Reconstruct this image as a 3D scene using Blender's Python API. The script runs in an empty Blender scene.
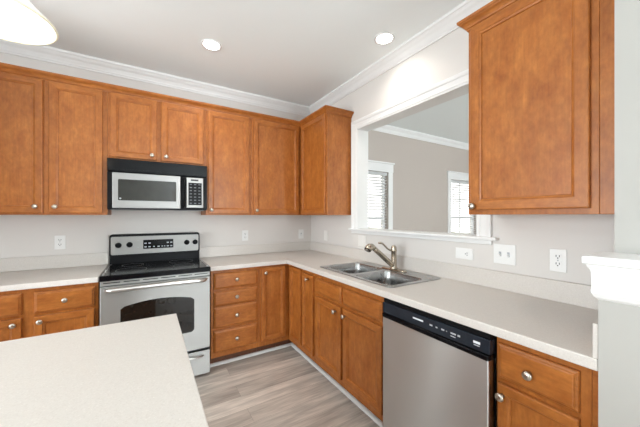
import bpy, bmesh, math, random
from mathutils import Matrix, Vector
random.seed(7)
S = bpy.context.scene
COL = S.collection

# ------------------------------------------------------------------ camera
F_PX, HZ = 280.8, 215.54
cam_d = bpy.data.cameras.new('camera')
cam_d.sensor_fit = 'HORIZONTAL'
cam_d.sensor_width = 36.0
cam_d.lens = F_PX / 640 * 36.0
cam_d.shift_y = (HZ - 213.5) / 640
cam_d.clip_start = 0.02
cam = bpy.data.objects.new('camera', cam_d)
COL.objects.link(cam)
cam.location = (-1.814, -3.1918, 1.3569)
cam.rotation_euler = (math.pi / 2, 0, -0.5491)
S.camera = cam

# ------------------------------------------------------------------ world, lights, exposure
W = bpy.data.worlds.new('world')
S.world = W
W.use_nodes = True
bgn = W.node_tree.nodes['Background']
bgn.inputs[0].default_value = (1.0, 0.975, 0.94, 1)
bgn.inputs[1].default_value = 2.3

S.view_settings.view_transform = 'Standard'
S.view_settings.look = 'None'
S.view_settings.gamma = 1
S.view_settings.use_curve_mapping = False
S.view_settings.exposure = 0.21
S.cycles.use_denoising = True
S.cycles.max_bounces = 10
S.cycles.diffuse_bounces = 6
S.cycles.caustics_reflective = False
S.cycles.caustics_refractive = False
S.cycles.sample_clamp_indirect = 6


def area(name, loc, rot, sx, sy, power, color=(1, 1, 1)):
    l = bpy.data.lights.new(name, 'AREA')
    l.shape = 'RECTANGLE'
    l.size, l.size_y, l.energy, l.color = sx, sy, power, color
    o = bpy.data.objects.new(name, l)
    COL.objects.link(o)
    o.location = loc
    o.rotation_euler = rot
    return o


R90 = math.pi / 2
DAY = (0.865, 0.95, 1.0)
UP = math.radians(15)          # upward tilt, added to brighten the ceiling
# lamps set just inside unseen windows; the rear pair are added fill
area('bounce_fill_rear_kitchen', (-0.30, -9.3, 1.3), (R90 + math.radians(62), 0, 0), 1.6, 2.2, 440, DAY)  # added fill behind the camera, tilted steeply to bounce off the ceiling
area('fill_rear_dining', (2.7, -9.3, 1.4), (R90 + UP, 0, 0), 0.9, 1.5, 125, DAY)  # added fill that lights the dining room from behind
area('daylight_left', (-5.85, -2.6, 1.4), (R90 + UP, 0, -R90), 3.0, 1.5, 150, DAY)
area('daylight_back', (-3.62, -0.06, 1.15), (-R90, 0, 0), 0.62, 1.6, 18, DAY)


# ------------------------------------------------------------------ materials
def new_mat(name):
    m = bpy.data.materials.new(name)
    m.use_nodes = True
    nt = m.node_tree
    b = nt.nodes['Principled BSDF']
    return m, nt, b


def simple(name, col, rough=0.5, metal=0.0, coat=0.0, emit=None, es=0.0, spec=0.5, noise=0.0, nscale=40, bump=0.0):
    m, nt, b = new_mat(name)
    b.inputs['Base Color'].default_value = (*col, 1)
    b.inputs['Roughness'].default_value = rough
    b.inputs['Metallic'].default_value = metal
    b.inputs['Coat Weight'].default_value = coat
    b.inputs['Specular IOR Level'].default_value = spec
    if emit:
        b.inputs['Emission Color'].default_value = (*emit, 1)
        b.inputs['Emission Strength'].default_value = es
    if noise or bump:
        tc = nt.nodes.new('ShaderNodeTexCoord')
        n = nt.nodes.new('ShaderNodeTexNoise')
        n.inputs['Scale'].default_value = nscale
        n.inputs['Detail'].default_value = 4
        nt.links.new(tc.outputs['Object'], n.inputs['Vector'])
        if noise:
            r = nt.nodes.new('ShaderNodeValToRGB')
            r.color_ramp.elements[0].position = 0.3
            r.color_ramp.elements[1].position = 0.7
            r.color_ramp.elements[0].color = (*[c * (1 - noise) for c in col], 1)
            r.color_ramp.elements[1].color = (*[min(1, c * (1 + noise)) for c in col], 1)
            nt.links.new(n.outputs['Fac'], r.inputs['Fac'])
            nt.links.new(r.outputs['Color'], b.inputs['Base Color'])
        if bump:
            bp = nt.nodes.new('ShaderNodeBump')
            bp.inputs['Strength'].default_value = bump
            bp.inputs['Distance'].default_value = 0.002
            nt.links.new(n.outputs['Fac'], bp.inputs['Height'])
            nt.links.new(bp.outputs['Normal'], b.inputs['Normal'])
    return m


def wood(name, axis):
    m, nt, b = new_mat(name)
    N, L = nt.nodes, nt.links
    tc = N.new('ShaderNodeTexCoord')
    oi = N.new('ShaderNodeObjectInfo')
    mul = N.new('ShaderNodeMath'); mul.operation = 'MULTIPLY'; mul.inputs[1].default_value = 41.0
    L.new(oi.outputs['Random'], mul.inputs[0])
    add = N.new('ShaderNodeVectorMath'); add.operation = 'ADD'
    L.new(tc.outputs['Object'], add.inputs[0]); L.new(mul.outputs[0], add.inputs[1])

    def noise(sc, comp, detail, rough=0.55):
        mp = N.new('ShaderNodeMapping')
        s = [sc, sc, sc]
        s[axis] = sc * comp
        mp.inputs['Scale'].default_value = s
        L.new(add.outputs[0], mp.inputs['Vector'])
        n = N.new('ShaderNodeTexNoise')
        n.inputs['Scale'].default_value = 1.0
        n.inputs['Detail'].default_value = detail
        n.inputs['Roughness'].default_value = rough
        L.new(mp.outputs[0], n.inputs['Vector'])
        return n
    blotch = noise(15, 0.50, 7, 0.68)
    grain = noise(110, 0.05, 3)
    figure = noise(55, 0.55, 4)
    r1 = N.new('ShaderNodeValToRGB')
    e = r1.color_ramp.elements
    e[0].position, e[1].position = 0.28, 0.72
    e[0].color = (0.285, 0.080, 0.0125, 1)
    e[1].color = (0.455, 0.160, 0.034, 1)
    L.new(blotch.outputs['Fac'], r1.inputs['Fac'])

    def mult(prev, n, lo, hi):
        r = N.new('ShaderNodeMapRange')
        r.inputs['From Min'].default_value = 0.3
        r.inputs['From Max'].default_value = 0.7
        r.inputs['To Min'].default_value = lo
        r.inputs['To Max'].default_value = hi
        L.new(n.outputs['Fac'], r.inputs['Value'])
        v = N.new('ShaderNodeVectorMath'); v.operation = 'SCALE'
        L.new(prev, v.inputs[0]); L.new(r.outputs['Result'], v.inputs['Scale'])
        return v.outputs[0]
    c = mult(r1.outputs['Color'], grain, 0.90, 1.07)
    c = mult(c, figure, 0.87, 1.12)
    L.new(c, b.inputs['Base Color'])
    b.inputs['Roughness'].default_value = 0.38
    b.inputs['Coat Weight'].default_value = 0.04
    b.inputs['Specular IOR Level'].default_value = 0.35
    b.inputs['Coat Roughness'].default_value = 0.25
    return m


def steel(name, col=(0.44, 0.43, 0.415), rough=0.58, aniso=0.85):
    """brushed steel; the brush lines run level, so reflections smear up and down"""
    m, nt, b = new_mat(name)
    N, L = nt.nodes, nt.links
    tc = N.new('ShaderNodeTexCoord')
    n = N.new('ShaderNodeTexNoise')
    n.inputs['Scale'].default_value = 6
    n.inputs['Detail'].default_value = 2
    L.new(tc.outputs['Object'], n.inputs['Vector'])
    r = N.new('ShaderNodeMapRange')
    r.inputs['To Min'].default_value = rough - 0.03
    r.inputs['To Max'].default_value = rough + 0.03
    L.new(n.outputs['Fac'], r.inputs['Value'])
    L.new(r.outputs['Result'], b.inputs['Roughness'])
    b.inputs['Base Color'].default_value = (*col, 1)
    b.inputs['Metallic'].default_value = 1.0
    if aniso:
        b.inputs['Anisotropic'].default_value = aniso
        cx = N.new('ShaderNodeCombineXYZ')
        cx.inputs[2].default_value = 1.0
        L.new(cx.outputs[0], b.inputs['Tangent'])
    return m


def counter_mat():
    m, nt, b = new_mat('speckled_laminate')
    N, L = nt.nodes, nt.links
    tc = N.new('ShaderNodeTexCoord')
    v = N.new('ShaderNodeTexNoise'); v.inputs['Scale'].default_value = 260; v.inputs['Detail'].default_value = 2
    w = N.new('ShaderNodeTexNoise'); w.inputs['Scale'].default_value = 95; w.inputs['Detail'].default_value = 3
    L.new(tc.outputs['Object'], v.inputs['Vector']); L.new(tc.outputs['Object'], w.inputs['Vector'])
    r = N.new('ShaderNodeValToRGB')
    e = r.color_ramp.elements
    e[0].position, e[1].position = 0.30, 0.46
    e[0].color = (0.59, 0.545, 0.505, 1)
    e[1].color = (0.635, 0.597, 0.56, 1)
    r.color_ramp.elements.new(0.62).color = (0.635, 0.597, 0.56, 1)
    r.color_ramp.elements.new(0.75).color = (0.73, 0.695, 0.655, 1)
    L.new(v.outputs['Fac'], r.inputs['Fac'])
    mr = N.new('ShaderNodeMapRange')
    mr.inputs['To Min'].default_value = 0.95; mr.inputs['To Max'].default_value = 1.04
    L.new(w.outputs['Fac'], mr.inputs['Value'])
    sc = N.new('ShaderNodeVectorMath'); sc.operation = 'SCALE'
    L.new(r.outputs['Color'], sc.inputs[0]); L.new(mr.outputs['Result'], sc.inputs['Scale'])
    L.new(sc.outputs[0], b.inputs['Base Color'])
    b.inputs['Roughness'].default_value = 0.38
    return m


def floor_mat():
    m, nt, b = new_mat('vinyl_plank')
    N, L = nt.nodes, nt.links
    tc = N.new('ShaderNodeTexCoord')
    br = N.new('ShaderNodeTexBrick')
    br.offset = 0.37
    br.inputs['Scale'].default_value = 1.0
    br.inputs['Brick Width'].default_value = 1.22
    br.inputs['Row Height'].default_value = 0.155
    br.inputs['Mortar Size'].default_value = 0.0008
    br.inputs['Mortar Smooth'].default_value = 0.2
    br.inputs['Color1'].default_value = (0.63, 0.57, 0.51, 1)
    br.inputs['Color2'].default_value = (0.40, 0.352, 0.31, 1)
    br.inputs['Mortar'].default_value = (0.27, 0.235, 0.205, 1)
    L.new(tc.outputs['Object'], br.inputs['Vector'])

    def streak(scx, scy, lo, hi, prev, det=4):
        mp = N.new('ShaderNodeMapping')
        mp.inputs['Scale'].default_value = (scx, scy, 1)
        L.new(tc.outputs['Object'], mp.inputs['Vector'])
        ad = N.new('ShaderNodeVectorMath'); ad.operation = 'ADD'
        sv = N.new('ShaderNodeVectorMath'); sv.operation = 'SCALE'; sv.inputs['Scale'].default_value = 30
        L.new(br.outputs['Color'], sv.inputs[0])
        L.new(mp.outputs[0], ad.inputs[0]); L.new(sv.outputs[0], ad.inputs[1])
        n = N.new('ShaderNodeTexNoise')
        n.inputs['Scale'].default_value = 1; n.inputs['Detail'].default_value = det
        n.inputs['Distortion'].default_value = 0.5
        L.new(ad.outputs[0], n.inputs['Vector'])
        r = N.new('ShaderNodeMapRange')
        r.inputs['From Min'].default_value = 0.3; r.inputs['From Max'].default_value = 0.7
        r.inputs['To Min'].default_value = lo; r.inputs['To Max'].default_value = hi
        L.new(n.outputs['Fac'], r.inputs['Value'])
        v = N.new('ShaderNodeVectorMath'); v.operation = 'SCALE'
        L.new(prev, v.inputs[0]); L.new(r.outputs['Result'], v.inputs['Scale'])
        return v.outputs[0]
    c = streak(2.4, 18, 0.72, 1.22, br.outputs['Color'])
    c = streak(6, 80, 0.84, 1.13, c)
    L.new(c, b.inputs['Base Color'])
    b.inputs['Roughness'].default_value = 0.42
    return m


def glass_mat():
    m, nt, b = new_mat('window_glass')
    N, L = nt.nodes, nt.links
    N.remove(b)
    t = N.new('ShaderNodeBsdfTransparent')
    g = N.new('ShaderNodeBsdfGlossy'); g.inputs['Roughness'].default_value = 0.02
    lw = N.new('ShaderNodeLayerWeight')
    pw = N.new('ShaderNodeMath'); pw.operation = 'POWER'; pw.inputs[1].default_value = 5
    L.new(lw.outputs['Facing'], pw.inputs[0])
    fr = N.new('ShaderNodeMath'); fr.operation = 'MULTIPLY_ADD'; fr.inputs[1].default_value = .6; fr.inputs[2].default_value = .03
    L.new(pw.outputs[0], fr.inputs[0])
    mx = N.new('ShaderNodeMixShader')
    L.new(fr.outputs[0], mx.inputs[0]); L.new(t.outputs[0], mx.inputs[1]); L.new(g.outputs[0], mx.inputs[2])
    L.new(mx.outputs[0], N['Material Output'].inputs['Surface'])
    return m


def blind_mat():
    m, nt, b = new_mat('blind_vinyl')
    N, L = nt.nodes, nt.links
    b.inputs['Base Color'].default_value = (0.84, 0.85, 0.86, 1)
    b.inputs['Roughness'].default_value = 0.5
    tr = N.new('ShaderNodeBsdfTranslucent'); tr.inputs['Color'].default_value = (0.85, 0.86, 0.87, 1)
    mx = N.new('ShaderNodeMixShader'); mx.inputs[0].default_value = 0.45
    L.new(b.outputs[0], mx.inputs[1]); L.new(tr.outputs[0], mx.inputs[2])
    L.new(mx.outputs[0], N['Material Output'].inputs['Surface'])
    return m


WV, WH, WY = wood('maple_vertical_grain', 2), wood('maple_horizontal_grain', 0), wood('maple_side_grain', 2)
STEEL_X, STEEL_Z = steel('brushed_steel'), steel('brushed_steel_dishwasher', (0.64, 0.65, 0.66), 0.36, 0.92)
STEEL_H = steel('handle_steel', (0.66, 0.66, 0.65), 0.30, 0)
STEEL_M = steel('microwave_steel', (0.52, 0.52, 0.515))
STEEL_S = steel('sink_steel', (0.43, 0.43, 0.43), 0.27, 0)
COUNTER, FLOOR, GLASS, BLIND = counter_mat(), floor_mat(), glass_mat(), blind_mat()
WALLM = simple('wall_paint', (0.685, 0.655, 0.628), 0.7, bump=0.05, nscale=160)
CEILM = simple('ceiling_paint', (0.90, 0.95, 0.96), 0.85, bump=0.05, nscale=120)
DINEM = simple('dining_wall_paint_dimmed', (0.48, 0.425, 0.385), 0.7, bump=0.05, nscale=160)  # beige, darkened to stand in for the dining room's dimmer light
COLM = simple('column_paint_dimmed', (0.44, 0.43, 0.405), 0.7, bump=0.05, nscale=160)  # darker copy of the wall paint, standing in for weaker light here
TRIM = simple('white_trim_paint', (0.79, 0.79, 0.785), 0.35, noise=0.01, nscale=8)
PLATE = simple('white_plate_plastic', (0.82, 0.82, 0.81), 0.35, noise=0.01, nscale=30)
CREAM = simple('painted_plate', (0.80, 0.775, 0.745), 0.4, noise=0.01, nscale=30)
SLOT = simple('slot_dark', (0.05, 0.05, 0.055), 0.5, noise=0.1)
GREYMARK = simple('grey_marking', (0.42, 0.44, 0.47), 0.5, noise=0.05)
BLACKG = simple('black_gloss', (0.004, 0.004, 0.005), 0.14, spec=0.13, noise=0.1, nscale=30)
BLACKP = simple('black_plastic', (0.007, 0.007, 0.008), 0.35, spec=0.08, noise=0.1, nscale=30)
CONSOLE = simple('console_slate', (0.016, 0.021, 0.030), 0.25, spec=0.3, noise=0.1, nscale=30)
OVENG = simple('oven_window_glass', (0.012, 0.009, 0.007), 0.06, spec=0.35, noise=0.1, nscale=20)
MICROG = simple('microwave_window_glass', (0.022, 0.022, 0.018), 0.05, spec=0.4, noise=0.1, nscale=20)
NICKEL = simple('satin_nickel', (0.54, 0.50, 0.44), 0.28, metal=1.0, noise=0.04, nscale=50)
FAUCETM = simple('brushed_nickel', (0.50, 0.44, 0.36), 0.27, metal=1.0, noise=0.04, nscale=50)
BODYG = simple('range_side_grey', (0.10, 0.10, 0.105), 0.4, noise=0.05)
UNDER = simple('underside_grey', (0.35, 0.35, 0.35), 0.5, noise=0.05)
MARK = simple('panel_marking', (0.75, 0.78, 0.82), 0.5, noise=0.02)
KEYS = simple('keypad_print', (0.13, 0.135, 0.15), 0.5, noise=0.05)
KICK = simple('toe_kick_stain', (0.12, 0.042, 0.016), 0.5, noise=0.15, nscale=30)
LENS = simple('lamp_lens', (0.9, 0.9, 0.9), 0.4, emit=(1, 0.97, 0.92), es=9, noise=0.01)
SHADE = simple('opal_glass_shade', (0.86, 0.84, 0.78), 0.25, emit=(1, 0.965, 0.87), es=0.16, noise=0.01, nscale=10)
SHADE_RIM = simple('opal_glass_rim', (0.80, 0.76, 0.60), 0.25, emit=(1, 0.93, 0.70), es=0.10, noise=0.01, nscale=10)
BULB = simple('bulb_glow', (1, 1, 1), 0.4, emit=(1, 0.93, 0.80), es=2, noise=0.01)
LEAF = simple('leaf_green', (0.16, 0.28, 0.10), 0.6, noise=0.4, nscale=15)
BARK = simple('bark_brown', (0.14, 0.10, 0.07), 0.8, noise=0.3, nscale=20)
LAWNM = simple('lawn_ground', (0.11, 0.13, 0.07), 0.9, noise=0.3, nscale=6)


# ------------------------------------------------------------------ mesh helpers
class M:
    """collects shapes and links them as ONE mesh object"""

    def __init__(s):
        s.bm = bmesh.new()

    def box(s, x0, x1, y0, y1, z0, z1, bev=0.0, mi=0, seg=2):
        r = bmesh.ops.create_cube(s.bm, size=1.0)
        vs = r['verts']
        sc = Matrix.Diagonal((abs(x1 - x0), abs(y1 - y0), abs(z1 - z0), 1))
        bmesh.ops.transform(s.bm, matrix=Matrix.Translation(((x0 + x1) / 2, (y0 + y1) / 2, (z0 + z1) / 2)) @ sc, verts=vs)
        fs = {f for v in vs for f in v.link_faces}
        for f in fs:
            f.material_index = mi
        if bev:
            es = list({e for v in vs for e in v.link_edges})
            r = bmesh.ops.bevel(s.bm, geom=es, offset=bev, segments=seg, affect='EDGES', profile=0.5)
            for f in r['faces']:
                f.material_index = mi
        return s

    def loops(s, rings, cap0=True, cap1=True, mi=0, closed=True, smooth=False):
        vr = [[s.bm.verts.new(p) for p in r] for r in rings]
        n = len(rings[0])
        out = []
        for a, b in zip(vr, vr[1:]):
            for i in range(n if closed else n - 1):
                j = (i + 1) % n
                f = s.bm.faces.new((a[i], a[j], b[j], b[i]))
                f.material_index = mi
                f.smooth = smooth
                out.append(f)
        if closed and cap0:
            f = s.bm.faces.new(list(reversed(vr[0]))); f.material_index = mi
        if closed and cap1:
            f = s.bm.faces.new(vr[-1]); f.material_index = mi
        return out

    def lathe(s, prof, mat=Matrix(), n=20, mi=0, cap=True):
        """prof: (r, h) pairs, revolved about local z of mat"""
        rings = []
        for r, h in prof:
            r = max(r, 1e-4)
            rings.append([mat @ Vector((r * math.cos(2 * math.pi * k / n), r * math.sin(2 * math.pi * k / n), h)) for k in range(n)])
        s.loops(rings, cap, cap, mi, smooth=True)
        return s

    def tube(s, path, rad, n=12, mi=0, flat=1.0):
        P = [Vector(p) for p in path]
        R = rad if isinstance(rad, (list, tuple)) else [rad] * len(P)
        up = Vector((0, 0, 1))
        rings = []
        prev = None
        for i, p in enumerate(P):
            d = (P[min(i + 1, len(P) - 1)] - P[max(i - 1, 0)]).normalized()
            if prev is None:
                u = up if abs(d.dot(up)) < 0.95 else Vector((0, 1, 0))
                a = d.cross(u).normalized()
            else:
                a = (prev - d * prev.dot(d)).normalized()
            prev = a
            b = d.cross(a).normalized()
            rings.append([p + (a * math.cos(2 * math.pi * k / n) + b * math.sin(2 * math.pi * k / n) * flat) * R[i] for k in range(n)])
        s.loops(rings, True, True, mi, smooth=True)
        return s

    def prism(s, poly, z0, z1, mat=Matrix(), mi=0):
        s.loops([[mat @ Vector((x, y, z0)) for x, y in poly], [mat @ Vector((x, y, z1)) for x, y in poly]], True, True, mi)
        return s

    def plate(s, outer, holes, z0, z1, mat=Matrix(), mi=0):
        """flat slab with holes"""
        loops = [outer] + list(holes)
        tops = []
        for lp in loops:
            t = [s.bm.verts.new(mat @ Vector((x, y, z1))) for x, y in lp]
            b = [s.bm.verts.new(mat @ Vector((x, y, z0))) for x, y in lp]
            tops.append((t, b))
            n = len(lp)
            for i in range(n):
                j = (i + 1) % n
                s.bm.faces.new((t[i], t[j], b[j], b[i])).material_index = mi
        for k in (0, 1):
            es = []
            for tb in tops:
                v = tb[k]
                for i in range(len(v)):
                    es.append(s.bm.edges.get((v[i], v[(i + 1) % len(v)])))
            r = bmesh.ops.triangle_fill(s.bm, edges=es, use_beauty=True)
            for g in r['geom']:
                if isinstance(g, bmesh.types.BMFace):
                    g.material_index = mi
        return s

    def sweep(s, prof, path, mi=0):
        """prof: (out, z); path: (x, y); out is to the right of travel"""
        P = [Vector((x, y)) for x, y in path]
        rings = []
        for i, p in enumerate(P):
            ns = []
            if i > 0:
                d = (P[i] - P[i - 1]).normalized(); ns.append(Vector((d.y, -d.x)))
            if i < len(P) - 1:
                d = (P[i + 1] - P[i]).normalized(); ns.append(Vector((d.y, -d.x)))
            m = ns[0] if len(ns) == 1 else (ns[0] + ns[1]) / (1 + ns[0].dot(ns[1]))
            rings.append([(p.x + m.x * o, p.y + m.y * o, z) for o, z in prof])
        s.loops(rings, True, True, mi)
        return s

    def build(s, name, mats, parent=None, bevel=0.0, loc=None):
        bmesh.ops.recalc_face_normals(s.bm, faces=s.bm.faces)
        me = bpy.data.meshes.new(name)
        s.bm.to_mesh(me)
        s.bm.free()
        for m in (mats if isinstance(mats, (list, tuple)) else [mats]):
            me.materials.append(m)
        o = bpy.data.objects.new(name, me)
        COL.objects.link(o)
        if parent:
            o.parent = parent
        if loc:
            o.location = loc
        if bevel:
            md = o.modifiers.new('bevel', 'BEVEL')
            md.width = bevel; md.segments = 2; md.limit_method = 'ANGLE'; md.angle_limit = math.radians(40)
        return o


def rect(x0, x1, y0, y1):
    return [(x0, y0), (x1, y0), (x1, y1), (x0, y1)]


def rrect(x0, x1, y0, y1, r, n=5):
    out = []
    for cx, cy, a0 in ((x1 - r, y1 - r, 0), (x0 + r, y1 - r, 90), (x0 + r, y0 + r, 180), (x1 - r, y0 + r, 270)):
        for k in range(n + 1):
            a = math.radians(a0 + 90 * k / n)
            out.append((cx + r * math.cos(a), cy + r * math.sin(a)))
    return out


def thing(name, label, cat, loc=(0, 0, 0), rz=0.0, group=None):
    o = bpy.data.objects.new(name, None)
    o.empty_display_size = 0.1
    COL.objects.link(o)
    o.location = loc
    o.rotation_euler = (0, 0, rz)
    return tag(o, label, cat, group)


def tag(o, label, cat, group=None):
    o['label'] = label
    o['category'] = cat
    if group:
        o['group'] = group
    return o


def struct(o):
    o['kind'] = 'structure'
    return o


FRONT = Matrix.Rotation(math.pi / 2, 4, 'X')        # maps (x, y, z) -> (x, -z, y): drawings stood upright facing -y


# ------------------------------------------------------------------ the room shell
CEIL = 2.743
XL, XR, YR = -6.0, 4.6, -9.5
WALL_T = 0.12
OP_Y0, OP_Y1, OP_Z0, OP_Z1 = -2.187, -0.958, 1.222, 2.240     # pass-through opening

struct(M().box(XL - .15, XR + .15, YR - .15, .15, -.1, 0).build('floor', FLOOR))
m = M().box(XL - .15, XR + .15, YR - .15, .15, CEIL, CEIL + .1)
struct(m.build('ceiling', CEILM))

WIN = [(0.50, 1.386), (2.985, 3.87)]
WZ0, WZ1 = 0.60, 2.03
BACK_OPEN = (-3.95, -3.28, 0.30, 2.03)
struct(M().plate(rect(XL - .15, WALL_T / 2, 0, CEIL), [rect(*BACK_OPEN)], -.15, 0, FRONT).build('wall_back', WALLM))
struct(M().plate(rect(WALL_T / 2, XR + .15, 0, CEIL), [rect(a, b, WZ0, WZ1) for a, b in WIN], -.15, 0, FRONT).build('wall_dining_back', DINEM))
TR = Matrix.Translation((WALL_T, 0, 0)) @ Matrix.Rotation(-R90, 4, 'Z')
# wall with the pass-through: local x runs toward the camera, local thickness toward the kitchen
struct(M().plate(rect(0, 3.4, 0, CEIL), [rect(-OP_Y1, -OP_Y0, OP_Z0, OP_Z1)], 0, WALL_T, TR @ FRONT).build('wall_right', WALLM))
TLW = Matrix.Translation((XL, 0, 0)) @ Matrix.Rotation(R90, 4, 'Z')
# left wall faces +x; local x = world y
LEFT_OPEN = (-4.1, -1.1, 0.60, 2.20)
struct(M().plate(rect(YR, 0, 0, CEIL), [rect(*LEFT_OPEN)], -.15, 0, TLW @ FRONT).build('wall_left', WALLM))
TRW = Matrix.Translation((0, YR, 0)) @ Matrix.Rotation(math.pi, 4, 'Z')
REAR = [(-1.1, 0.5), (2.2, 3.2)]  # unseen rear windows, placed and sized for the light they give
struct(M().plate(rect(-XR - .15, -XL + .15, 0, CEIL), [rect(-b, -a, .1, 2.4) for a, b in REAR], -.15, 0, TRW @ FRONT).build('wall_rear', WALLM))
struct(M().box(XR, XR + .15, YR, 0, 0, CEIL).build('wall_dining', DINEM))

# unseen return wall, added to shade the left counter
struct(M().box(-3.05, -2.905, -.80, -.0005, 0, CEIL).build('wall_return', WALLM))
# pilaster at the end of the counter: full height column and a lower half wall with a moulded ledge
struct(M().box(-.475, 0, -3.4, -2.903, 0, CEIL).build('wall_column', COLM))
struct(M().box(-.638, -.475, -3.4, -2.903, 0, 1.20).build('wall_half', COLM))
ledge_prof = [(-.10, 1.205), (-.10, 1.233), (.026, 1.233), (.030, 1.229), (.030, 1.211), (.027, 1.208), (.022, 1.207), (.021, 1.200),
              (.016, 1.192), (.013, 1.181), (.013, 1.178), (.012, 1.132), (.014, 1.130), (.014, 1.122), (.008, 1.108), (.003, 1.103), (0, 1.100), (-.003, 1.100), (-.003, 1.205)]
led = M()
P_out = [(-.475, -2.903), (-.638, -2.903), (-.638, -3.4)]
led.sweep([(max(o, -.05), z) for o, z in ledge_prof], P_out)
led.box(-.589, -.475, -3.4, -2.952, 1.200, 1.2325)
struct(led.build('trim_1', TRIM))

# ceiling crown mouldings
crown = [(0, 2.641), (.010, 2.641), (.012, 2.652), (.018, 2.656), (.022, 2.668), (.034, 2.690), (.048, 2.704), (.056, 2.716), (.060, 2.722), (.066, 2.724), (.068, CEIL), (0, CEIL)]
struct(M().sweep(crown, [(-2.905, 0), (0, 0), (0, -2.903), (-.475, -2.903), (-.475, -3.4)]).build('trim_2', TRIM))
struct(M().sweep(crown, [(WALL_T, -3.4), (WALL_T, 0), (XR, 0), (XR, YR)]).build('trim_3', TRIM))

# pass-through casing, jamb lining and sill
def casing(y0, y1, z0, z1, wd, x):
    """picture-frame casing on three sides, on the plane x facing -x"""
    mm = M()
    prof = [(0, 0), (0, .012), (.004, .016), (.012, .017), (.016, .013), (.048, .015), (.054, .020), (.066, .022), (wd - .004, .022), (wd, .018), (wd, 0)]
    # path up one leg, across and down the other; offset outwards
    pts = [((y1, z0), (1, 0)), ((y1, z1), (1, 1)), ((y0, z1), (-1, 1)), ((y0, z0), (-1, 0))]
    rings = []
    for (py, pz), (oy, oz) in pts:
        rings.append([(x - d, py + oy * o, pz + oz * o) for o, d in prof])
    mm.loops(rings)
    return mm


struct(casing(OP_Y0, OP_Y1, OP_Z0 + .003, OP_Z1, .082, 0).build('trim_4', TRIM))
m = M()
m.box(-.012, WALL_T + .012, OP_Y1 - .012, OP_Y1, OP_Z0, OP_Z1)
m.box(-.012, WALL_T + .012, OP_Y0, OP_Y0 + .012, OP_Z0, OP_Z1)
m.box(-.012, WALL_T + .012, OP_Y0, OP_Y1, OP_Z1 - .012, OP_Z1)
struct(m.build('trim_5', TRIM))
m = M()
m.box(-.045, WALL_T + .04, OP_Y0 - .122, OP_Y1 + .099, 1.205, 1.225, bev=.006)
m.box(-.017, 0, OP_Y0 - .083, OP_Y1 + .083, 1.176, 1.2045, bev=.004)
struct(m.build('trim_6', TRIM))

# white quarter round along the toe kicks
qr = [(0, .001), (.022, .001), (.021, .010), (.016, .018), (.008, .023), (0, .024)]
struct(M().sweep(qr, [(-1.345, -.523), (-.523, -.523), (-.523, -1.966)]).build('trim_7', TRIM))
struct(M().sweep(qr, [(-2.866, -.523), (-2.13, -.523)]).build('trim_8', TRIM))
bp = [(0, .001), (.014, .001), (.014, .08), (.008, .095), (0, .095)]
struct(M().sweep(bp, [(XL, 0), (-3.05, 0)]).build('baseboard_back', TRIM))
struct(M().sweep(bp, [(WALL_T, -3.4), (WALL_T, 0), (XR, 0), (XR, YR)]).build('baseboard_dining', TRIM))


# windows
def window(name, w, z0, z1, T, casing_w=.088, panes=2, muntin=False):
    root = bpy.data.objects.new(name, None)
    COL.objects.link(root)
    struct(root)
    root.matrix_world = T
    h = w / 2
    m = M()
    m.box(-h - casing_w, -h, -.018, 0, z0 - .02, z1 + .0, bev=.003)
    m.box(h, h + casing_w, -.018, 0, z0 - .02, z1 + .0, bev=.003)
    m.box(-h - casing_w - .01, h + casing_w + .01, -.022, 0, z1, z1 + .125, bev=.003)
    m.box(-h - casing_w - .025, h + casing_w + .025, -.040, 0, z1 + .125, z1 + .150, bev=.006)
    m.build('window_casing', TRIM, root)
    M().box(-h - casing_w - .02, h + casing_w + .02, -.05, .10, z0 - .045, z0 - .02, bev=.005).build('window_sill', TRIM, root)
    m = M()
    zm = (z0 + z1) / 2
    f = .035
    for x0, x1 in ((-h, -h + f), (h - f, h)):
        m.box(x0, x1, .07, .12, z0, z1)
    m.box(-h + f, h - f, .07, .12, z0, z0 + f)
    m.box(-h + f, h - f, .07, .12, z1 - f, z1)
    m.box(-h + f, h - f, .075, .115, zm - .022, zm + .022)
    if muntin:
        m.box(-.01, .01, .085, .105, z0 + f, z1 - f)
        for q in (.25, .75):
            zz = z0 + (z1 - z0) * q
            m.box(-h + f, h - f, .085, .105, zz - .01, zz + .01)
    m.build('window_sash', TRIM, root)
    M().box(-h + f, h - f, .093, .097, z0 + f, zm - .022).build('pane', GLASS, root)
    M().box(-h + f, h - f, .093, .097, zm + .022, z1 - f).build('pane', GLASS, root)
    return root


for i, (a, b) in enumerate(WIN):
    window('window_%d' % (i + 1), b - a, WZ0, WZ1, Matrix.Translation(((a + b) / 2, 0, 0)), muntin=True)
window('window_3', BACK_OPEN[1] - BACK_OPEN[0], BACK_OPEN[2], BACK_OPEN[3], Matrix.Translation(((BACK_OPEN[0] + BACK_OPEN[1]) / 2, 0, 0)))
window('window_4', 3.0, .60, 2.20, Matrix.Translation((XL, -2.6, 0)) @ Matrix.Rotation(R90, 4, 'Z'))
for i, (a, b) in enumerate(REAR):
    window('window_%d' % (5 + i), b - a, .1, 2.4, Matrix.Translation(((a + b) / 2, YR, 0)) @ Matrix.Rotation(math.pi, 4, 'Z'))

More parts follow.
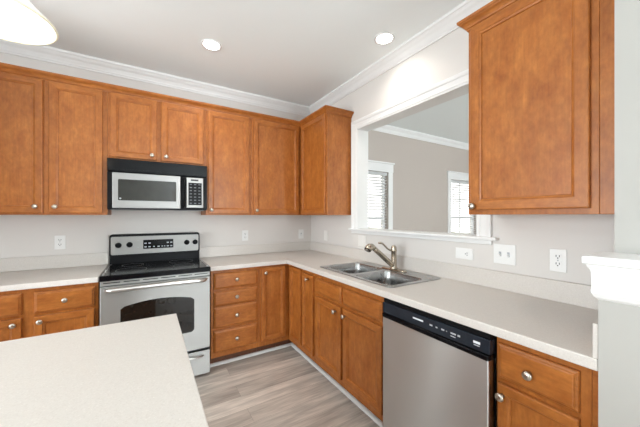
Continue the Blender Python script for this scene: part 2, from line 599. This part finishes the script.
# window blinds in the dining room
blind_label = ['white slatted blind in the window nearer the left jamb of the pass-through',
               'white slatted blind in the right-hand dining window, partly behind the wall cabinet']
for i, (a, b) in enumerate(WIN):
    t = thing('window_blind', blind_label[i], 'blind', ((a + b) / 2, .04, WZ0), 0, 'dining room blinds')
    h = (b - a) / 2 - .006
    H = WZ1 - WZ0
    M().box(-h, h, -.030, .020, H - .052, H - .004, bev=.004).build('headrail', BLIND, t)
    m = M()
    z = .05
    tilt = math.radians(16)
    while z < H - .07:
        cx, cz = .024 * math.cos(tilt), .024 * math.sin(tilt)
        m.loops([[(x, -cx, z + cz), (x, 0, z + .003), (x, cx, z - cz), (x, cx, z - cz - .0028), (x, 0, z), (x, -cx, z + cz - .0028)] for x in (-h + .004, h - .004)])
        z += .0445
    m.build('slats', BLIND, t)
    M().box(-h + .004, h - .004, -.024, .024, .008, .026, bev=.003).build('bottom_rail', BLIND, t)
    for x in (-h * .6, h * .6):
        M().tube([(x, -.029, .02), (x, -.029, H - .03)], .0012, 6).build('ladder_cord', BLIND, t)
    M().tube([(-h * .82, -.036, H - .05), (-h * .82, -.040, H - .62)], .004, 8).build('tilt_wand', BLIND, t)

# outside: lawn and a tree beyond the right-hand dining window
M_l = M().box(-14, 24, .6, 40, -.35, -.30)
struct(M_l.build('ground', LAWNM))
t = thing('garden_tree', 'green leafy tree outside, seen through the right-hand blind', 'tree', (8.6, 5.6, -.3))
M().tube([(0, 0, 0), (.03, .02, .8), (-.03, 0, 1.6), (0, 0, 2.2)], [.09, .07, .055, .03], 10).build('trunk', BARK, t)
m = M()
for k in range(900):
    a, c = random.uniform(0, 6.283), random.uniform(-1, 1)
    r = random.uniform(.55, 1.0) ** .5 * .85
    q = math.sqrt(1 - c * c)
    p = Vector((r * q * math.cos(a), r * q * math.sin(a), 1.55 + r * c * 1.15))
    mt = Matrix.Translation(p) @ Matrix.Rotation(random.uniform(0, 6.28), 4, 'Z') @ Matrix.Rotation(random.uniform(-1.2, 1.2), 4, 'X')
    L_ = random.uniform(.10, .17)
    m.bm.faces.new([m.bm.verts.new(mt @ Vector(v)) for v in ((0, 0, 0), (L_ * .35, L_ * .5, .01), (0, L_, 0), (-L_ * .35, L_ * .5, .01))])
m.build('foliage', LEAF, t)


# ------------------------------------------------------------------ cabinets
KNOB_PROF = [(.008, 0), (.006, .004), (.0055, .012), (.009, .0165), (.0150, .0185), (.0168, .0215), (.0160, .0255), (.0120, .0290), (.006, .0305), (0, .031)]


def knob(parent, x, z, yf, loc=True):
    mt = Matrix.Translation((x, -yf, z)) @ Matrix.Rotation(R90, 4, 'X')
    return M().lathe(KNOB_PROF, mt, 18).build('knob', NICKEL, parent)


def rloop(x0, x1, z0, z1, ins, y):
    return [(x0 + ins, y, z0 + ins), (x1 - ins, y, z0 + ins), (x1 - ins, y, z1 - ins), (x0 + ins, y, z1 - ins)]


def front_rings(m, x0, x1, z0, z1, spec, flat_mi, all_h=False):
    rings = [rloop(x0, x1, z0, z1, i, y) for i, y in spec]
    vr = [[m.bm.verts.new(p) for p in r] for r in rings]
    for a, b in zip(vr, vr[1:]):
        for i in range(4):
            j = (i + 1) % 4
            f = m.bm.faces.new((a[i], a[j], b[j], b[i]))
            f.material_index = 1 if (all_h or i in (0, 2)) else 0
    m.bm.faces.new(vr[0][::-1])
    m.bm.faces.new(vr[-1]).material_index = flat_mi


def door(root, x0, x1, z0, z1, yb, kn=None, fw=.056, th=.020, name='door'):
    y = -yb - th
    spec = [(0, -yb), (0, y + .004), (.0025, y + .001), (.006, y), (fw - .014, y), (fw - .011, y + .0035), (fw - .003, y + .006), (fw - .0005, y + .012), (fw, y + .012)]
    m = M()
    front_rings(m, x0, x1, z0, z1, spec, 0)
    d = m.build(name, [WV, WH], root)
    if kn:
        knob(d, kn[0], kn[1], yb + th)
    return d


def drawer(root, x0, x1, z0, z1, yb, kn=None, th=.020, name='drawer'):
    y = -yb - th
    spec = [(0, -yb), (0, y + .010), (.003, y + .007), (.010, y + .004), (.013, y + .001), (.017, y)]
    m = M()
    front_rings(m, x0, x1, z0, z1, spec, 1, True)
    d = m.build(name, [WV, WH], root)
    if kn:
        knob(d, kn[0], kn[1], yb + th)
    return d


UPZ0, UPZ1, UPD = 1.362, 2.395, .305
BD = .595                                            # base cabinet face frame depth
BTOP = .876


def wall_cab(label, loc, w, rz=0, z0=UPZ0, z1=UPZ1, group='wall cabinets', d=UPD):
    t = thing('wall_cabinet', label, 'cabinet', (loc[0], loc[1], z0), rz, group)
    m = M()
    m.box(0.0005, w - .0005, -.0005, -d + .019, .012, z1 - z0)                  # carcase
    m.box(0.0005, w - .0005, -d + .019, -d, 0, z1 - z0, bev=.0015)              # face frame
    m.box(0.0005, .018, -.0005, -d + .019, 0, .012)
    m.box(w - .018, w - .0005, -.0005, -d + .019, 0, .012)
    m.build('body', WV, t)
    return t


def base_cab(label, loc, w, rz=0, group='base cabinets', hollow=False):
    t = thing('base_cabinet', label, 'cabinet', loc, rz, group)
    m = M()
    if hollow:
        m.box(.0005, .018, -.0005, -BD + .019, .1, BTOP)
        m.box(w - .018, w - .0005, -.0005, -BD + .019, .1, BTOP)
        m.box(.018, w - .018, -.0005, -.012, .1, BTOP)
        m.box(.018, w - .018, -.012, -BD + .019, .1, .118)
    else:
        m.box(.0005, w - .0005, -.0005, -BD + .019, .1, BTOP)
    m.box(.0005, w - .0005, -BD + .019, -BD, .1, BTOP, bev=.001)
    m.build('body', WV, t)
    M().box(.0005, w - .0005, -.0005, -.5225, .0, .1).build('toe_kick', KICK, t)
    return t


# --- wall cabinets on the back wall
def lx(t):
    return lambda x: x - t.location.x


t = wall_cab('tall two-door maple wall cabinet at the far left, left of the microwave', (-2.862, 0, 0), .762)
L_ = lx(t)
door(t, L_(-2.812), L_(-2.486), .014, UPZ1 - UPZ0 - .022, UPD, (L_(-2.524), 1.424 - UPZ0))
door(t, L_(-2.455), L_(-2.130), .014, UPZ1 - UPZ0 - .022, UPD, (L_(-2.416), 1.424 - UPZ0))
t = wall_cab('short two-door maple wall cabinet directly above the microwave', (-2.100, 0, 0), .762, z0=1.820)
L_ = lx(t)
door(t, L_(-2.082), L_(-1.748), .024, UPZ1 - 1.82 - .022, UPD, (L_(-1.786), 1.882 - 1.82))
door(t, L_(-1.715), L_(-1.364), .024, UPZ1 - 1.82 - .022, UPD, (L_(-1.676), 1.882 - 1.82))
t = wall_cab('single-door maple wall cabinet just right of the microwave', (-1.338, 0, 0), .442)
L_ = lx(t)
door(t, L_(-1.322), L_(-.920), .014, UPZ1 - UPZ0 - .022, UPD, (L_(-1.292), 1.412 - UPZ0))
t = wall_cab('single-door maple wall cabinet running into the corner on the back wall', (-.896, 0, 0), .896)
L_ = lx(t)
door(t, L_(-.870), L_(-.342), .014, UPZ1 - UPZ0 - .022, UPD, (L_(-.840), 1.412 - UPZ0))
# --- wall cabinets on the right wall (local x runs toward the camera)
t = wall_cab('maple corner wall cabinet on the right wall with a plain side panel, beside the pass-through', (0, -.306, 0), .551, -R90)
door(t, .022, .534, .014, UPZ1 - UPZ0 - .022, UPD)
t = wall_cab('large single-door maple wall cabinet hanging nearest on the right wall', (0, -2.297, 0), .528, -R90)
door(t, .020, .503, .025, UPZ1 - UPZ0 - .022, UPD, (.040, .045), fw=.060)
M().box(.528, .604, -UPD, -UPD + .019, 0, UPZ1 - UPZ0, bev=.0015).build('filler_strip', WV, t)
wc = [(-.02, 2.375 - .002), (.006, 2.373), (.008, 2.381), (.013, 2.384), (.016, 2.392), (.026, 2.404), (.035, 2.410), (.037, 2.414), (.041, 2.416), (.043, 2.420), (.043, 2.430), (-.02, 2.430)]
wz = [(o, z - UPZ0) for o, z in wc]
wz = [(o if o > 0 else .0008, z) for o, z in wz]
m = M()
rings = []
for (px, py), (ox, oy) in (((0, -.001), (-1, 0)), ((0, -UPD), (-1, -1)), ((.604, -UPD), (0, -1))):
    rings.append([(px + ox * o, py + oy * o, z) for o, z in wz])
m.loops(rings)
m.build('crown', WH, t)

cw = [(o if o > 0 else .0008, z) for o, z in wc]
m = M()
rings = []
for (px, py), (ox, oy) in (((-2.862, -UPD), (0, -1)), ((-UPD, -UPD), (-1, -1)), ((-UPD, -.857), (-1, -1)), ((-.001, -.857), (0, -1))):
    rings.append([(px + ox * o, py + oy * o, z) for o, z in cw])
m.loops(rings)
tag(m.build('cabinet_crown', WH), 'long maple crown strip along the tops of the back wall cabinets, turning the corner', 'moulding')

# --- base cabinets
G1 = 'base cabinets'
t = base_cab('maple base cabinet with two drawers over two doors, left of the range', (-2.868, 0, 0), .744)
L_ = lx(t)
for a, b, kx in ((-2.822, -2.520, -2.555), (-2.462, -2.145, -2.430)):
    drawer(t, L_(a), L_(b), .704, .846, BD, (L_((a + b) / 2), .776))
    door(t, L_(a), L_(b), .130, .686, BD, (L_(kx), .650))
t = base_cab('maple base cabinet with a stack of four drawers, right of the range', (-1.347, 0, 0), .437)
L_ = lx(t)
for z0, z1 in ((.706, .845), (.556, .682), (.362, .546), (.148, .338)):
    drawer(t, L_(-1.325), L_(-.930), z0, z1, BD, (L_(-1.127), (z0 + z1) / 2 + .004))
# corner cabinet (L shaped, two hinged doors)
t = thing('base_cabinet', 'maple corner base cabinet with two narrow doors meeting at the inner corner', 'cabinet', (0, 0, 0), 0, G1)
m = M()
poly = [(-.909, -.0005), (-.0005, -.0005), (-.0005, -.894), (-BD, -.894), (-BD, -BD), (-.909, -BD)]
m.prism(poly, .1, BTOP)
m.build('body', WV, t)
polyk = [(-.909, -.0005), (-.0005, -.0005), (-.0005, -.894), (-.5225, -.894), (-.5225, -.5225), (-.909, -.5225)]
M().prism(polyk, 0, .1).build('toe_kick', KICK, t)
door(t, -.886, -.642, .150, .856, BD, (-.852, .806), fw=.048)
d = door(t, .640, .880, .150, .856, BD, None, fw=.048)
d.rotation_euler = (0, 0, -R90)
t = base_cab('narrow maple base cabinet with one tall door between the corner and the sink', (0, -.895, 0), .232, -R90)
door(t, .013, .214, .150, .838, BD, (.130, .795), fw=.045)
t = base_cab('maple sink base cabinet with two false drawer fronts over two doors', (0, -1.128, 0), .838, -R90, hollow=True)
for a, b, kx in ((.024, .389, .322), (.417, .812, .442)):
    drawer(t, a, b, .710, .830, BD, None, name='false_drawer_front')
    door(t, a, b, .150, .682, BD, (kx, .636))
t = base_cab('maple base cabinet with one drawer over one door, right of the dishwasher', (0, -2.588, 0), .290, -R90)
drawer(t, .010, .262, .706, .844, BD, (.124, .772))
door(t, .010, .262, .150, .686, BD, (.030, .642), fw=.050)
M().box(.2905, .312, -BD, -BD + .019, .1, BTOP).build('filler_strip', WH, t)

# ------------------------------------------------------------------ worktops
CT0, CT1, CF = BTOP, .914, .636
t = tag(M().box(-2.90, -2.1195, -.0015, -CF, CT0, CT1).build('worktop', COUNTER, bevel=.004),
        'speckled cream worktop left of the range', 'worktop', 'worktops along the walls')
M().box(-2.90, -2.1195, -.0015, -.021, CT1, 1.022, bev=.003).build('backsplash', COUNTER, t)
SX0, SX1, SY0, SY1 = -.562, -.052, -1.962, -1.118        # sink outline
m = M()
outer = [(-1.356, -.0015), (-.0015, -.0015), (-.0015, -2.9015), (-CF, -2.9015), (-CF, -CF), (-1.356, -CF)]
m.plate(outer, [rrect(SX0 + .02, SX1 - .02, SY0 + .02, SY1 - .02, .03)], CT0, CT1)
t = tag(m.build('worktop', COUNTER, bevel=.004),
        'L-shaped speckled cream worktop holding the sink, right of the range', 'worktop', 'worktops along the walls')
m = M()
m.prism([(-1.356, -.0015), (-.0015, -.0015), (-.0015, -2.888), (-.021, -2.888), (-.021, -.021), (-1.356, -.021)], CT1, 1.022)
m.build('backsplash', COUNTER, t, bevel=.003)
M().box(-CF + .002, -.0015, -2.9015, -2.8885, CT1, 1.022, bev=.002).build('end_splash', COUNTER, t)

# ------------------------------------------------------------------ sink and faucet
t = thing('kitchen_sink', 'stainless double-bowl sink set into the L-shaped worktop below the pass-through', 'sink', (-.307, -1.54, CT1))
ox, oy = .307, 1.54
B1 = (-.520 + ox, -.165 + ox, -1.525 + oy, -1.160 + oy)
B2 = (-.530 + ox, -.195 + ox, -1.925 + oy, -1.560 + oy)
m = M()
m.plate(rrect(SX0 + ox, SX1 + ox, SY0 + oy, SY1 + oy, .035, 6), [rrect(*B1, .055, 7), rrect(*B2, .055, 7)], .0005, .006)
m.build('rim', STEEL_S, t, bevel=.002)
for Bx in (B1, B2):
    m = M()
    x0, x1, y0, y1 = Bx
    rings = []
    for ins, z, r in ((0, .005, .055), (.004, -.004, .053), (.010, -.06, .052), (.016, -.145, .05), (.026, -.170, .045), (.05, -.182, .035), (.11, -.186, .02)):
        rings.append([(x, y, z) for x, y in rrect(x0 + ins, x1 - ins, y0 + ins, y1 - ins, r, 7)])
    m.loops(rings, cap0=False, cap1=True, smooth=True)
    b_ = m.build('bowl', STEEL_S, t)
    cx, cy = (x0 + x1) / 2, (y0 + y1) / 2
    M().lathe([(.042, -.1855), (.042, -.183), (.030, -.1835), (.010, -.1835)], Matrix.Translation((cx, cy, 0)), 20).build('drain', NICKEL, b_)

FX, FY = -.125, -1.572
t = thing('kitchen_faucet', 'brushed nickel pull-out faucet standing on the rear rim of the sink', 'faucet', (FX, FY, CT1 + .0062))
m = M()
rings = []
for ins, z in ((0, 0), (0, .004), (.004, .008), (.012, .010)):
    rings.append([(x, y, z) for x, y in rrect(-.030 + ins, .030 - ins, -.125 + ins, .125 - ins, .029 - ins * .9, 8)])
m.loops(rings, smooth=True)
m.build('deck_plate', FAUCETM, t)
m = M().lathe([(.031, .010), (.030, .016), (.025, .022), (.0235, .05), (.0225, .10), (.0215, .145), (.0235, .148), (.0245, .155), (.0235, .162), (.0225, .165),
               (.0225, .175), (.020, .186), (.013, .194), (.004, .198), (0, .198)], n=24)
m.build('body', FAUCETM, t)
m = M().tube([(-.006, 0, .030), (-.03, 0, .048), (-.10, 0, .100), (-.17, 0, .154), (-.214, 0, .185)], [.016, .0205, .0205, .0195, .0185], 18)
sp = m.build('spout', FAUCETM, t)
m = M().tube([(-.212, 0, .183), (-.222, 0, .191), (-.236, 0, .198), (-.252, 0, .198), (-.268, 0, .189), (-.277, 0, .178)], [.0190, .0215, .0250, .0275, .0285, .0275], 20)
hd = m.build('spray_head', FAUCETM, t)
hd['label'] = 'rounded spray head at the tip of the spout'
mt = Matrix.Translation((-.2785, 0, .176)) @ Vector((-.66, -.12, -.74)).to_track_quat('Z', 'Y').to_matrix().to_4x4()
M().lathe([(.0245, -.002), (.0240, .002), (.0185, .003), (.0180, .0015), (0, .0015)], mt, 20).build('spray_ring', BLACKP, hd)
M().lathe([(.0172, .0012), (.0165, .0042), (.008, .005), (0, .005)], mt, 20).build('spray_face', NICKEL, hd)
m = M().tube([(-.012, .004, .158), (-.032, .006, .158), (-.058, .012, .172), (-.082, .018, .196), (-.105, .022, .216), (-.130, .024, .222), (-.142, .024, .220)],
             [.010, .0098, .0085, .0084, .0096, .0115, .0075], 12, flat=.8)
m.build('lever', FAUCETM, t)

# ------------------------------------------------------------------ range
RXc = -1.737
t = thing('range', 'freestanding stainless electric range with a black glass cooktop, between base cabinets', 'range', (RXc, 0, 0))
hw = .372
m = M()
m.box(-hw, hw, -.03, -.638, .06, .885)
m.box(-hw + .02, hw - .02, -.05, -.60, 0, .06)
m.build('body', BODYG, t)
dr = M().box(-hw + .002, hw - .002, -.639, -.676, .030, .226, bev=.004).build('storage_drawer', STEEL_X, t)
m = M()
pts = []
for k in range(25):
    u = -1 + 2 * k / 24
    x = u * .315
    e = max(0, (abs(u) - .75) / .25)
    pts.append((x, -.708 + .026 * e ** 2.2, .208 - .020 * u * u))
M().tube(pts, [.008] + [.0095] * 23 + [.008], 10, flat=.9).build('drawer_handle', STEEL_H, dr)
od = M().box(-hw + .002, hw - .002, -.639, -.684, .250, .846, bev=.005).build('oven_door', STEEL_X, t)
poly = []
x0, x1, zb, ze, za = -.250, .246, .405, .682, .716
r = .03
for a0, cx, cz in ((180, x0 + r, zb + r), (270, x1 - r, zb + r)):
    for k in range(6):
        a = math.radians(a0 + 90 * k / 5)
        poly.append((cx + r * math.cos(a), cz + r * math.sin(a)))
N_ = 20
for k in range(N_ + 1):
    u = 1 - 2 * k / N_
    s_ = .012 if abs(u) == 1 else 0
    poly.append(((x0 + x1) / 2 + u * (x1 - x0) / 2, ze + (za - ze) * (1 - u * u) - s_))
M().prism(poly, .6845, .6865, FRONT).build('oven_window', OVENG, od)
pts = []
for k in range(29):
    u = -1 + 2 * k / 28
    e = max(0, (abs(u) - .88) / .12)
    pts.append((u * .338, -.738 + .052 * e ** 2, .831 - .005 * u * u))
M().tube(pts, [.013] + [.0180] * 27 + [.013], 12, flat=.85).build('oven_handle', STEEL_H, od)
M().box(-hw + .002, hw - .002, -.639, -.672, .850, .884, bev=.002).build('vent_trim', STEEL_X, t)
for k in range(6):
    xc = -.302 + k * .1205
    M().box(xc - .050, xc + .050, -.6715, -.6735, .867, .873).build('vent_slot', BLACKP, t)
m = M()
m.box(-hw - .001, hw + .001, -.10, -.690, .886, .926, bev=.007, seg=3)
ck = m.build('cooktop', BLACKG, t)
for sx in (-1, 1):
    M().box(sx * (hw - .022), sx * (hw - .010), -.13, -.655, .926, .9275).build('side_trim', STEEL_S, ck)
for bx, by, rr in ((-.19, -.50, .105), (.19, -.50, .085), (-.19, -.25, .08), (.19, -.25, .10)):
    mt = Matrix.Translation((bx, by, .9262))
    m = M()
    m.plate([(rr * math.cos(2 * math.pi * k / 40), rr * math.sin(2 * math.pi * k / 40)) for k in range(40)],
            [[((rr - .003) * math.cos(2 * math.pi * k / 40), (rr - .003) * math.sin(2 * math.pi * k / 40)) for k in range(40)]], 0, .0004, mt)
    m.build('burner_ring', BODYG, ck)
bg = M().box(-hw + .004, hw - .004, -.03, -.100, .886, 1.00, bev=.003).build('backguard', BLACKP, t)
M().prism(rrect(-hw, hw, .985, 1.186, .022), .028, .098, FRONT).build('control_housing', BLACKP, t, bevel=.004)
cp = M().prism(rrect(-.360, .360, 1.004, 1.166, .012), .0982, .1015, FRONT).build('control_panel', STEEL_X, t)
for kx, kz in ((-.305, 1.090), (-.222, 1.091), (.252, 1.090), (.329, 1.090)):
    mt = Matrix.Translation((kx, -.1015, kz)) @ Matrix.Rotation(R90, 4, 'X')
    kb = M().lathe([(.0245, 0), (.0245, .004), (.020, .006), (.019, .020), (.016, .023), (0, .023)], mt, 24).build('control_knob', BLACKP, cp)
for mx, mz in ((-.157, 1.125), (-.157, 1.064), (-.305, 1.134), (.329, 1.134), (.318, 1.138), (.340, 1.138)):
    M().box(mx - .006, mx + .006, -.1015, -.1022, mz - .002, mz + .002).build('panel_mark', GREYMARK, cp)
dp = M().prism(rrect(-.117, .133, 1.046, 1.130, .006), .1016, .103, FRONT).build('display', BLACKG, cp)
for k in range(5):
    for r_ in (0, 1):
        if r_ == 1 and k == 2:
            continue
        xx = (-.098, -.066, .008, .085, .115)[k]
        zz = 1.064 + r_ * .034
        M().box(xx - .009, xx + .009, -.103, -.1035, zz - .005, zz + .005).build('button', GREYMARK, dp)
for xx in (-.030, .038, .058):
    M().box(xx - .006, xx + .006, -.103, -.1035, 1.060, 1.069).build('button', GREYMARK, dp)

# ------------------------------------------------------------------ microwave
t = thing('microwave', 'stainless and black over-the-range microwave hung under the short wall cabinet', 'microwave', (-1.719, 0, 1.402))
hw = .3755
m = M()
m.box(-hw, hw, -.001, -.372, .004, .4170)
m.build('body', BLACKP, t)
M().box(-hw + .02, hw - .02, -.05, -.35, 0, .0038).build('underside_vent', UNDER, t)
M().box(-hw, hw, -.3725, -.396, .012, .308, bev=.004).build('front_frame', BLACKP, t)
vg = M().box(-hw, hw, -.3725, -.402, .311, .417, bev=.005).build('vent_grille', BLACKG, t)
for k in range(2):
    M().box(-hw + .03, hw - .03, -.402, -.403, .322 + k * .010, .326 + k * .010).build('louvre', BLACKP, vg)
md = M().box(-.341, .152, -.3965, -.416, .016, .302, bev=.005).build('door', STEEL_M, t)
M().prism(rrect(-.302, .116, .078, .250, .008), .4162, .4175, FRONT).build('door_window', MICROG, md)
M().lathe([(.007, 0), (.007, .0006), (0, .0006)], Matrix.Translation((-.287, -.4176, .094)) @ Matrix.Rotation(R90, 4, 'X'), 16).build('round_emblem', GREYMARK, md)
M().tube([(.174, -.412, .030), (.174, -.424, .045), (.174, -.426, .16), (.174, -.424, .275), (.174, -.412, .29)], .0115, 12).build('door_handle', BLACKP, md)
cp = M().box(.198, .340, -.3965, -.414, .026, .297, bev=.004).build('control_panel', STEEL_M, t)
M().box(.235, .298, -.414, -.4146, .268, .284).build('display', SLOT, cp)
kp = M().box(.214, .326, -.414, -.4150, .050, .252).build('keypad', BLACKP, cp)
for r_ in range(7):
    for c_ in range(3):
        xx, zz = .234 + c_ * .036, .066 + r_ * .0285
        M().box(xx - .009, xx + .009, -.415, -.4154, zz - .004, zz + .004).build('button', KEYS, kp)

# ------------------------------------------------------------------ dishwasher
t = thing('dishwasher', 'stainless dishwasher with a black control strip beside the sink cabinet', 'dishwasher', (0, -1.969, 0), -R90)
w = .616
M().box(.004, w - .004, -.02, -.590, .09, .872).build('tub', BLACKP, t)
M().box(.006, w - .006, -.05, -.540, 0, .09).build('kick_plate', BLACKP, t)
M().box(.008, w - .006, -.5905, -.640, .105, .776, bev=.005).build('door', STEEL_Z, t)
cs = M().box(.006, w - .004, -.5905, -.636, .790, .850, bev=.003).build('control_console', CONSOLE, t)
M().box(.006, w - .004, -.5905, -.645, .764, .7895, bev=.007).build('handle_lip', BLACKG, t)
M().box(.006, w - .004, -.5905, -.628, .8505, .870, bev=.002).build('top_rail', BLACKP, t)
for a, b, z0, z1 in ((.226, .290, .8215, .829), (.328, .344, .818, .825), (.362, .372, .818, .824), (.392, .408, .818, .825), (.417, .422, .820, .823), (.440, .466, .818, .825),
                     (.440, .464, .806, .810), (.474, .486, .817, .825), (.545, .574, .818, .828), (.547, .572, .809, .813)):
    M().box(a, b, -.636, -.6364, z0, z1).build('console_mark', MARK if a == .226 or a == .545 else GREYMARK, cs)

# ------------------------------------------------------------------ island
t = thing('kitchen_island', 'kitchen island with a plain cream speckled top in the left foreground', 'island', (-2.50, -2.30, 0))
M().box(-.80, .795, -.56, .535, CT0, CT1).build('countertop', COUNTER, t, bevel=.003)
M().box(-.76, .755, -.52, .50, .1, CT0).build('base', WV, t)
M().box(-.72, .715, -.48, .43, 0, .1).build('toe_kick', KICK, t)


# ------------------------------------------------------------------ wall plates
def plate_root(name, label, cat, loc, rz=0, group='outlets and switches'):
    return thing(name, label, cat, loc, rz, group)


def faceplate(t, w, h, mat=PLATE):
    M().box(-w / 2, w / 2, -.0002, -.006, -h / 2, h / 2, bev=.0022).build('faceplate', mat, t)


def receptacle(t, x, z, rot=0.0):
    m = M()
    m.prism(rrect(-.017, .017, -.0145, .0145, .008), .0062, .0082, FRONT)
    o = m.build('receptacle', PLATE, t)
    o.location = (x, 0, z)
    o.rotation_euler = (0, rot, 0)
    m = M()
    m.box(-.0085, -.0052, -.0082, -.0088, -.002, .0085)
    m.box(.0052, .0085, -.0082, -.0088, -.002, .0085)
    m.prism([(.0032 * math.cos(k * .5236), -.0075 + .0032 * math.sin(k * .5236)) for k in range(12)], .0082, .0088, FRONT)
    m.build('socket_slots', SLOT, o)


def outlet(label, loc, rz=0):
    t = plate_root('wall_outlet', label, 'outlet', loc, rz)
    faceplate(t, .071, .117)
    receptacle(t, 0, .0195); receptacle(t, 0, -.0195)
    M().lathe([(.003, 0), (.002, .001), (0, .001)], Matrix.Translation((0, -.006, 0)) @ Matrix.Rotation(R90, 4, 'X'), 10).build('screw', GREYMARK, t)


def toggle(t, x, z, rot=0.0):
    o = M().box(-.007, .007, -.006, -.0066, -.014, .014).build('switch_slot', GREYMARK, t)
    o.location = (x, 0, z); o.rotation_euler = (0, rot, 0)
    mt = Matrix.Rotation(math.radians(28), 4, 'X')
    m = M().box(-.005, .005, -.004, -.018, -.004, .004, bev=.0015)
    bmesh.ops.transform(m.bm, matrix=mt, verts=m.bm.verts)
    m.build('toggle', PLATE, o)


outlet('white outlet on the back wall left of the range', (-2.453, 0, 1.129))
outlet('white outlet on the back wall between the range and the corner', (-.868, 0, 1.128))
t = plate_root('light_switch', 'white single switch plate on the back wall next to the corner', 'switch', (-.146, 0, 1.122))
faceplate(t, .071, .117); toggle(t, 0, 0)
t = plate_root('blank_plate', 'plain off-white blank plate on the right wall near the corner', 'wall plate', (0, -.365, 1.118), -R90)
faceplate(t, .076, .118, CREAM)
t = plate_root('blank_plate', 'pale blank plate behind the faucet, under the pass-through sill', 'wall plate', (0, -1.030, 1.105), -R90)
faceplate(t, .118, .110, CREAM)
t = plate_root('wall_outlet', 'white sideways outlet plate below the right end of the sill', 'outlet', (0, -2.088, 1.101), -R90)
faceplate(t, .120, .074); receptacle(t, .0195, 0, R90)
t = plate_root('double_switch', 'wide white two-gang switch plate on the right wall', 'switch', (0, -2.338, 1.126), -R90)
faceplate(t, .122, .118); toggle(t, -.023, 0); toggle(t, .023, 0)
outlet('white outlet on the right wall below the nearest wall cabinet', (0, -2.595, 1.125), -R90)


# ------------------------------------------------------------------ lamps
def can_light(label, x, y, power):
    t = thing('recessed_light', label, 'light', (x, y, CEIL), 0, 'ceiling lights')
    m = M()
    m.lathe([(.078, -.0005), (.080, -.004), (.076, -.007), (.066, -.006), (.062, -.002), (.062, -.0005)], n=36, cap=False)
    m.build('trim_ring', TRIM, t)
    M().lathe([(.0615, -.0006), (.0610, -.0030), (.045, -.0045), (0, -.005)], n=32).build('lens', LENS, t)
    l = bpy.data.lights.new('lamp_glow', 'SPOT')
    l.energy = power * 1.15; l.spot_size = math.radians(150); l.spot_blend = 1.0; l.shadow_soft_size = .05; l.color = (1, .93, .84)
    o = bpy.data.objects.new('lamp_glow', l)
    COL.objects.link(o)
    o.parent = t
    o.location = (0, 0, -.03)


can_light('recessed ceiling light above the range', -1.375, -.785, 17)
can_light('recessed ceiling light near the crown moulding above the sink', -.236, -1.58, 11)

t = thing('pendant_lamp', 'bell-shaped white glass pendant lamp hanging over the island', 'lamp', (-2.244, -1.875, 2.0))
m = M()
outer = [(.157, 0), (.155, .006), (.143, .020), (.122, .040), (.100, .062), (.086, .090), (.076, .125), (.064, .150), (.042, .168), (.026, .174)]
inner = [(max(r - .006, .02), h + .001) for r, h in outer][::-1]
m.lathe(outer + inner, n=48, cap=False)
m.bm.verts.ensure_lookup_table()
sh = m.build('shade', SHADE, t)
M().lathe([(.1500, .0005), (.1520, -.0035), (.1570, -.0045), (.1600, -.001), (.1590, .0035), (.1560, .005), (.1500, .0005)], n=56, cap=False).build('rim', SHADE_RIM, sh)
M().lathe([(.004, .172), (.028, .173), (.028, .190), (.016, .215), (.006, .222), (.003, .222)], n=24).build('cap', NICKEL, t)
M().lathe([(.0045, .220), (.0045, CEIL - 2.0 - .02)], n=10).build('rod', NICKEL, t)
M().lathe([(.012, CEIL - 2.0 - .035), (.055, CEIL - 2.0 - .022), (.062, CEIL - 2.0 - .0005)], n=28).build('canopy', NICKEL, t)
M().lathe([(.004, .052), (.018, .056), (.029, .072), (.031, .088), (.026, .106), (.015, .128), (.013, .150)], n=20).build('bulb', BULB, t)
l = bpy.data.lights.new('pendant_glow', 'POINT')
l.energy = 1.2; l.shadow_soft_size = .04; l.color = (1, .92, .80)
o = bpy.data.objects.new('pendant_glow', l)
COL.objects.link(o)
o.parent = t
o.location = (0, 0, .03)
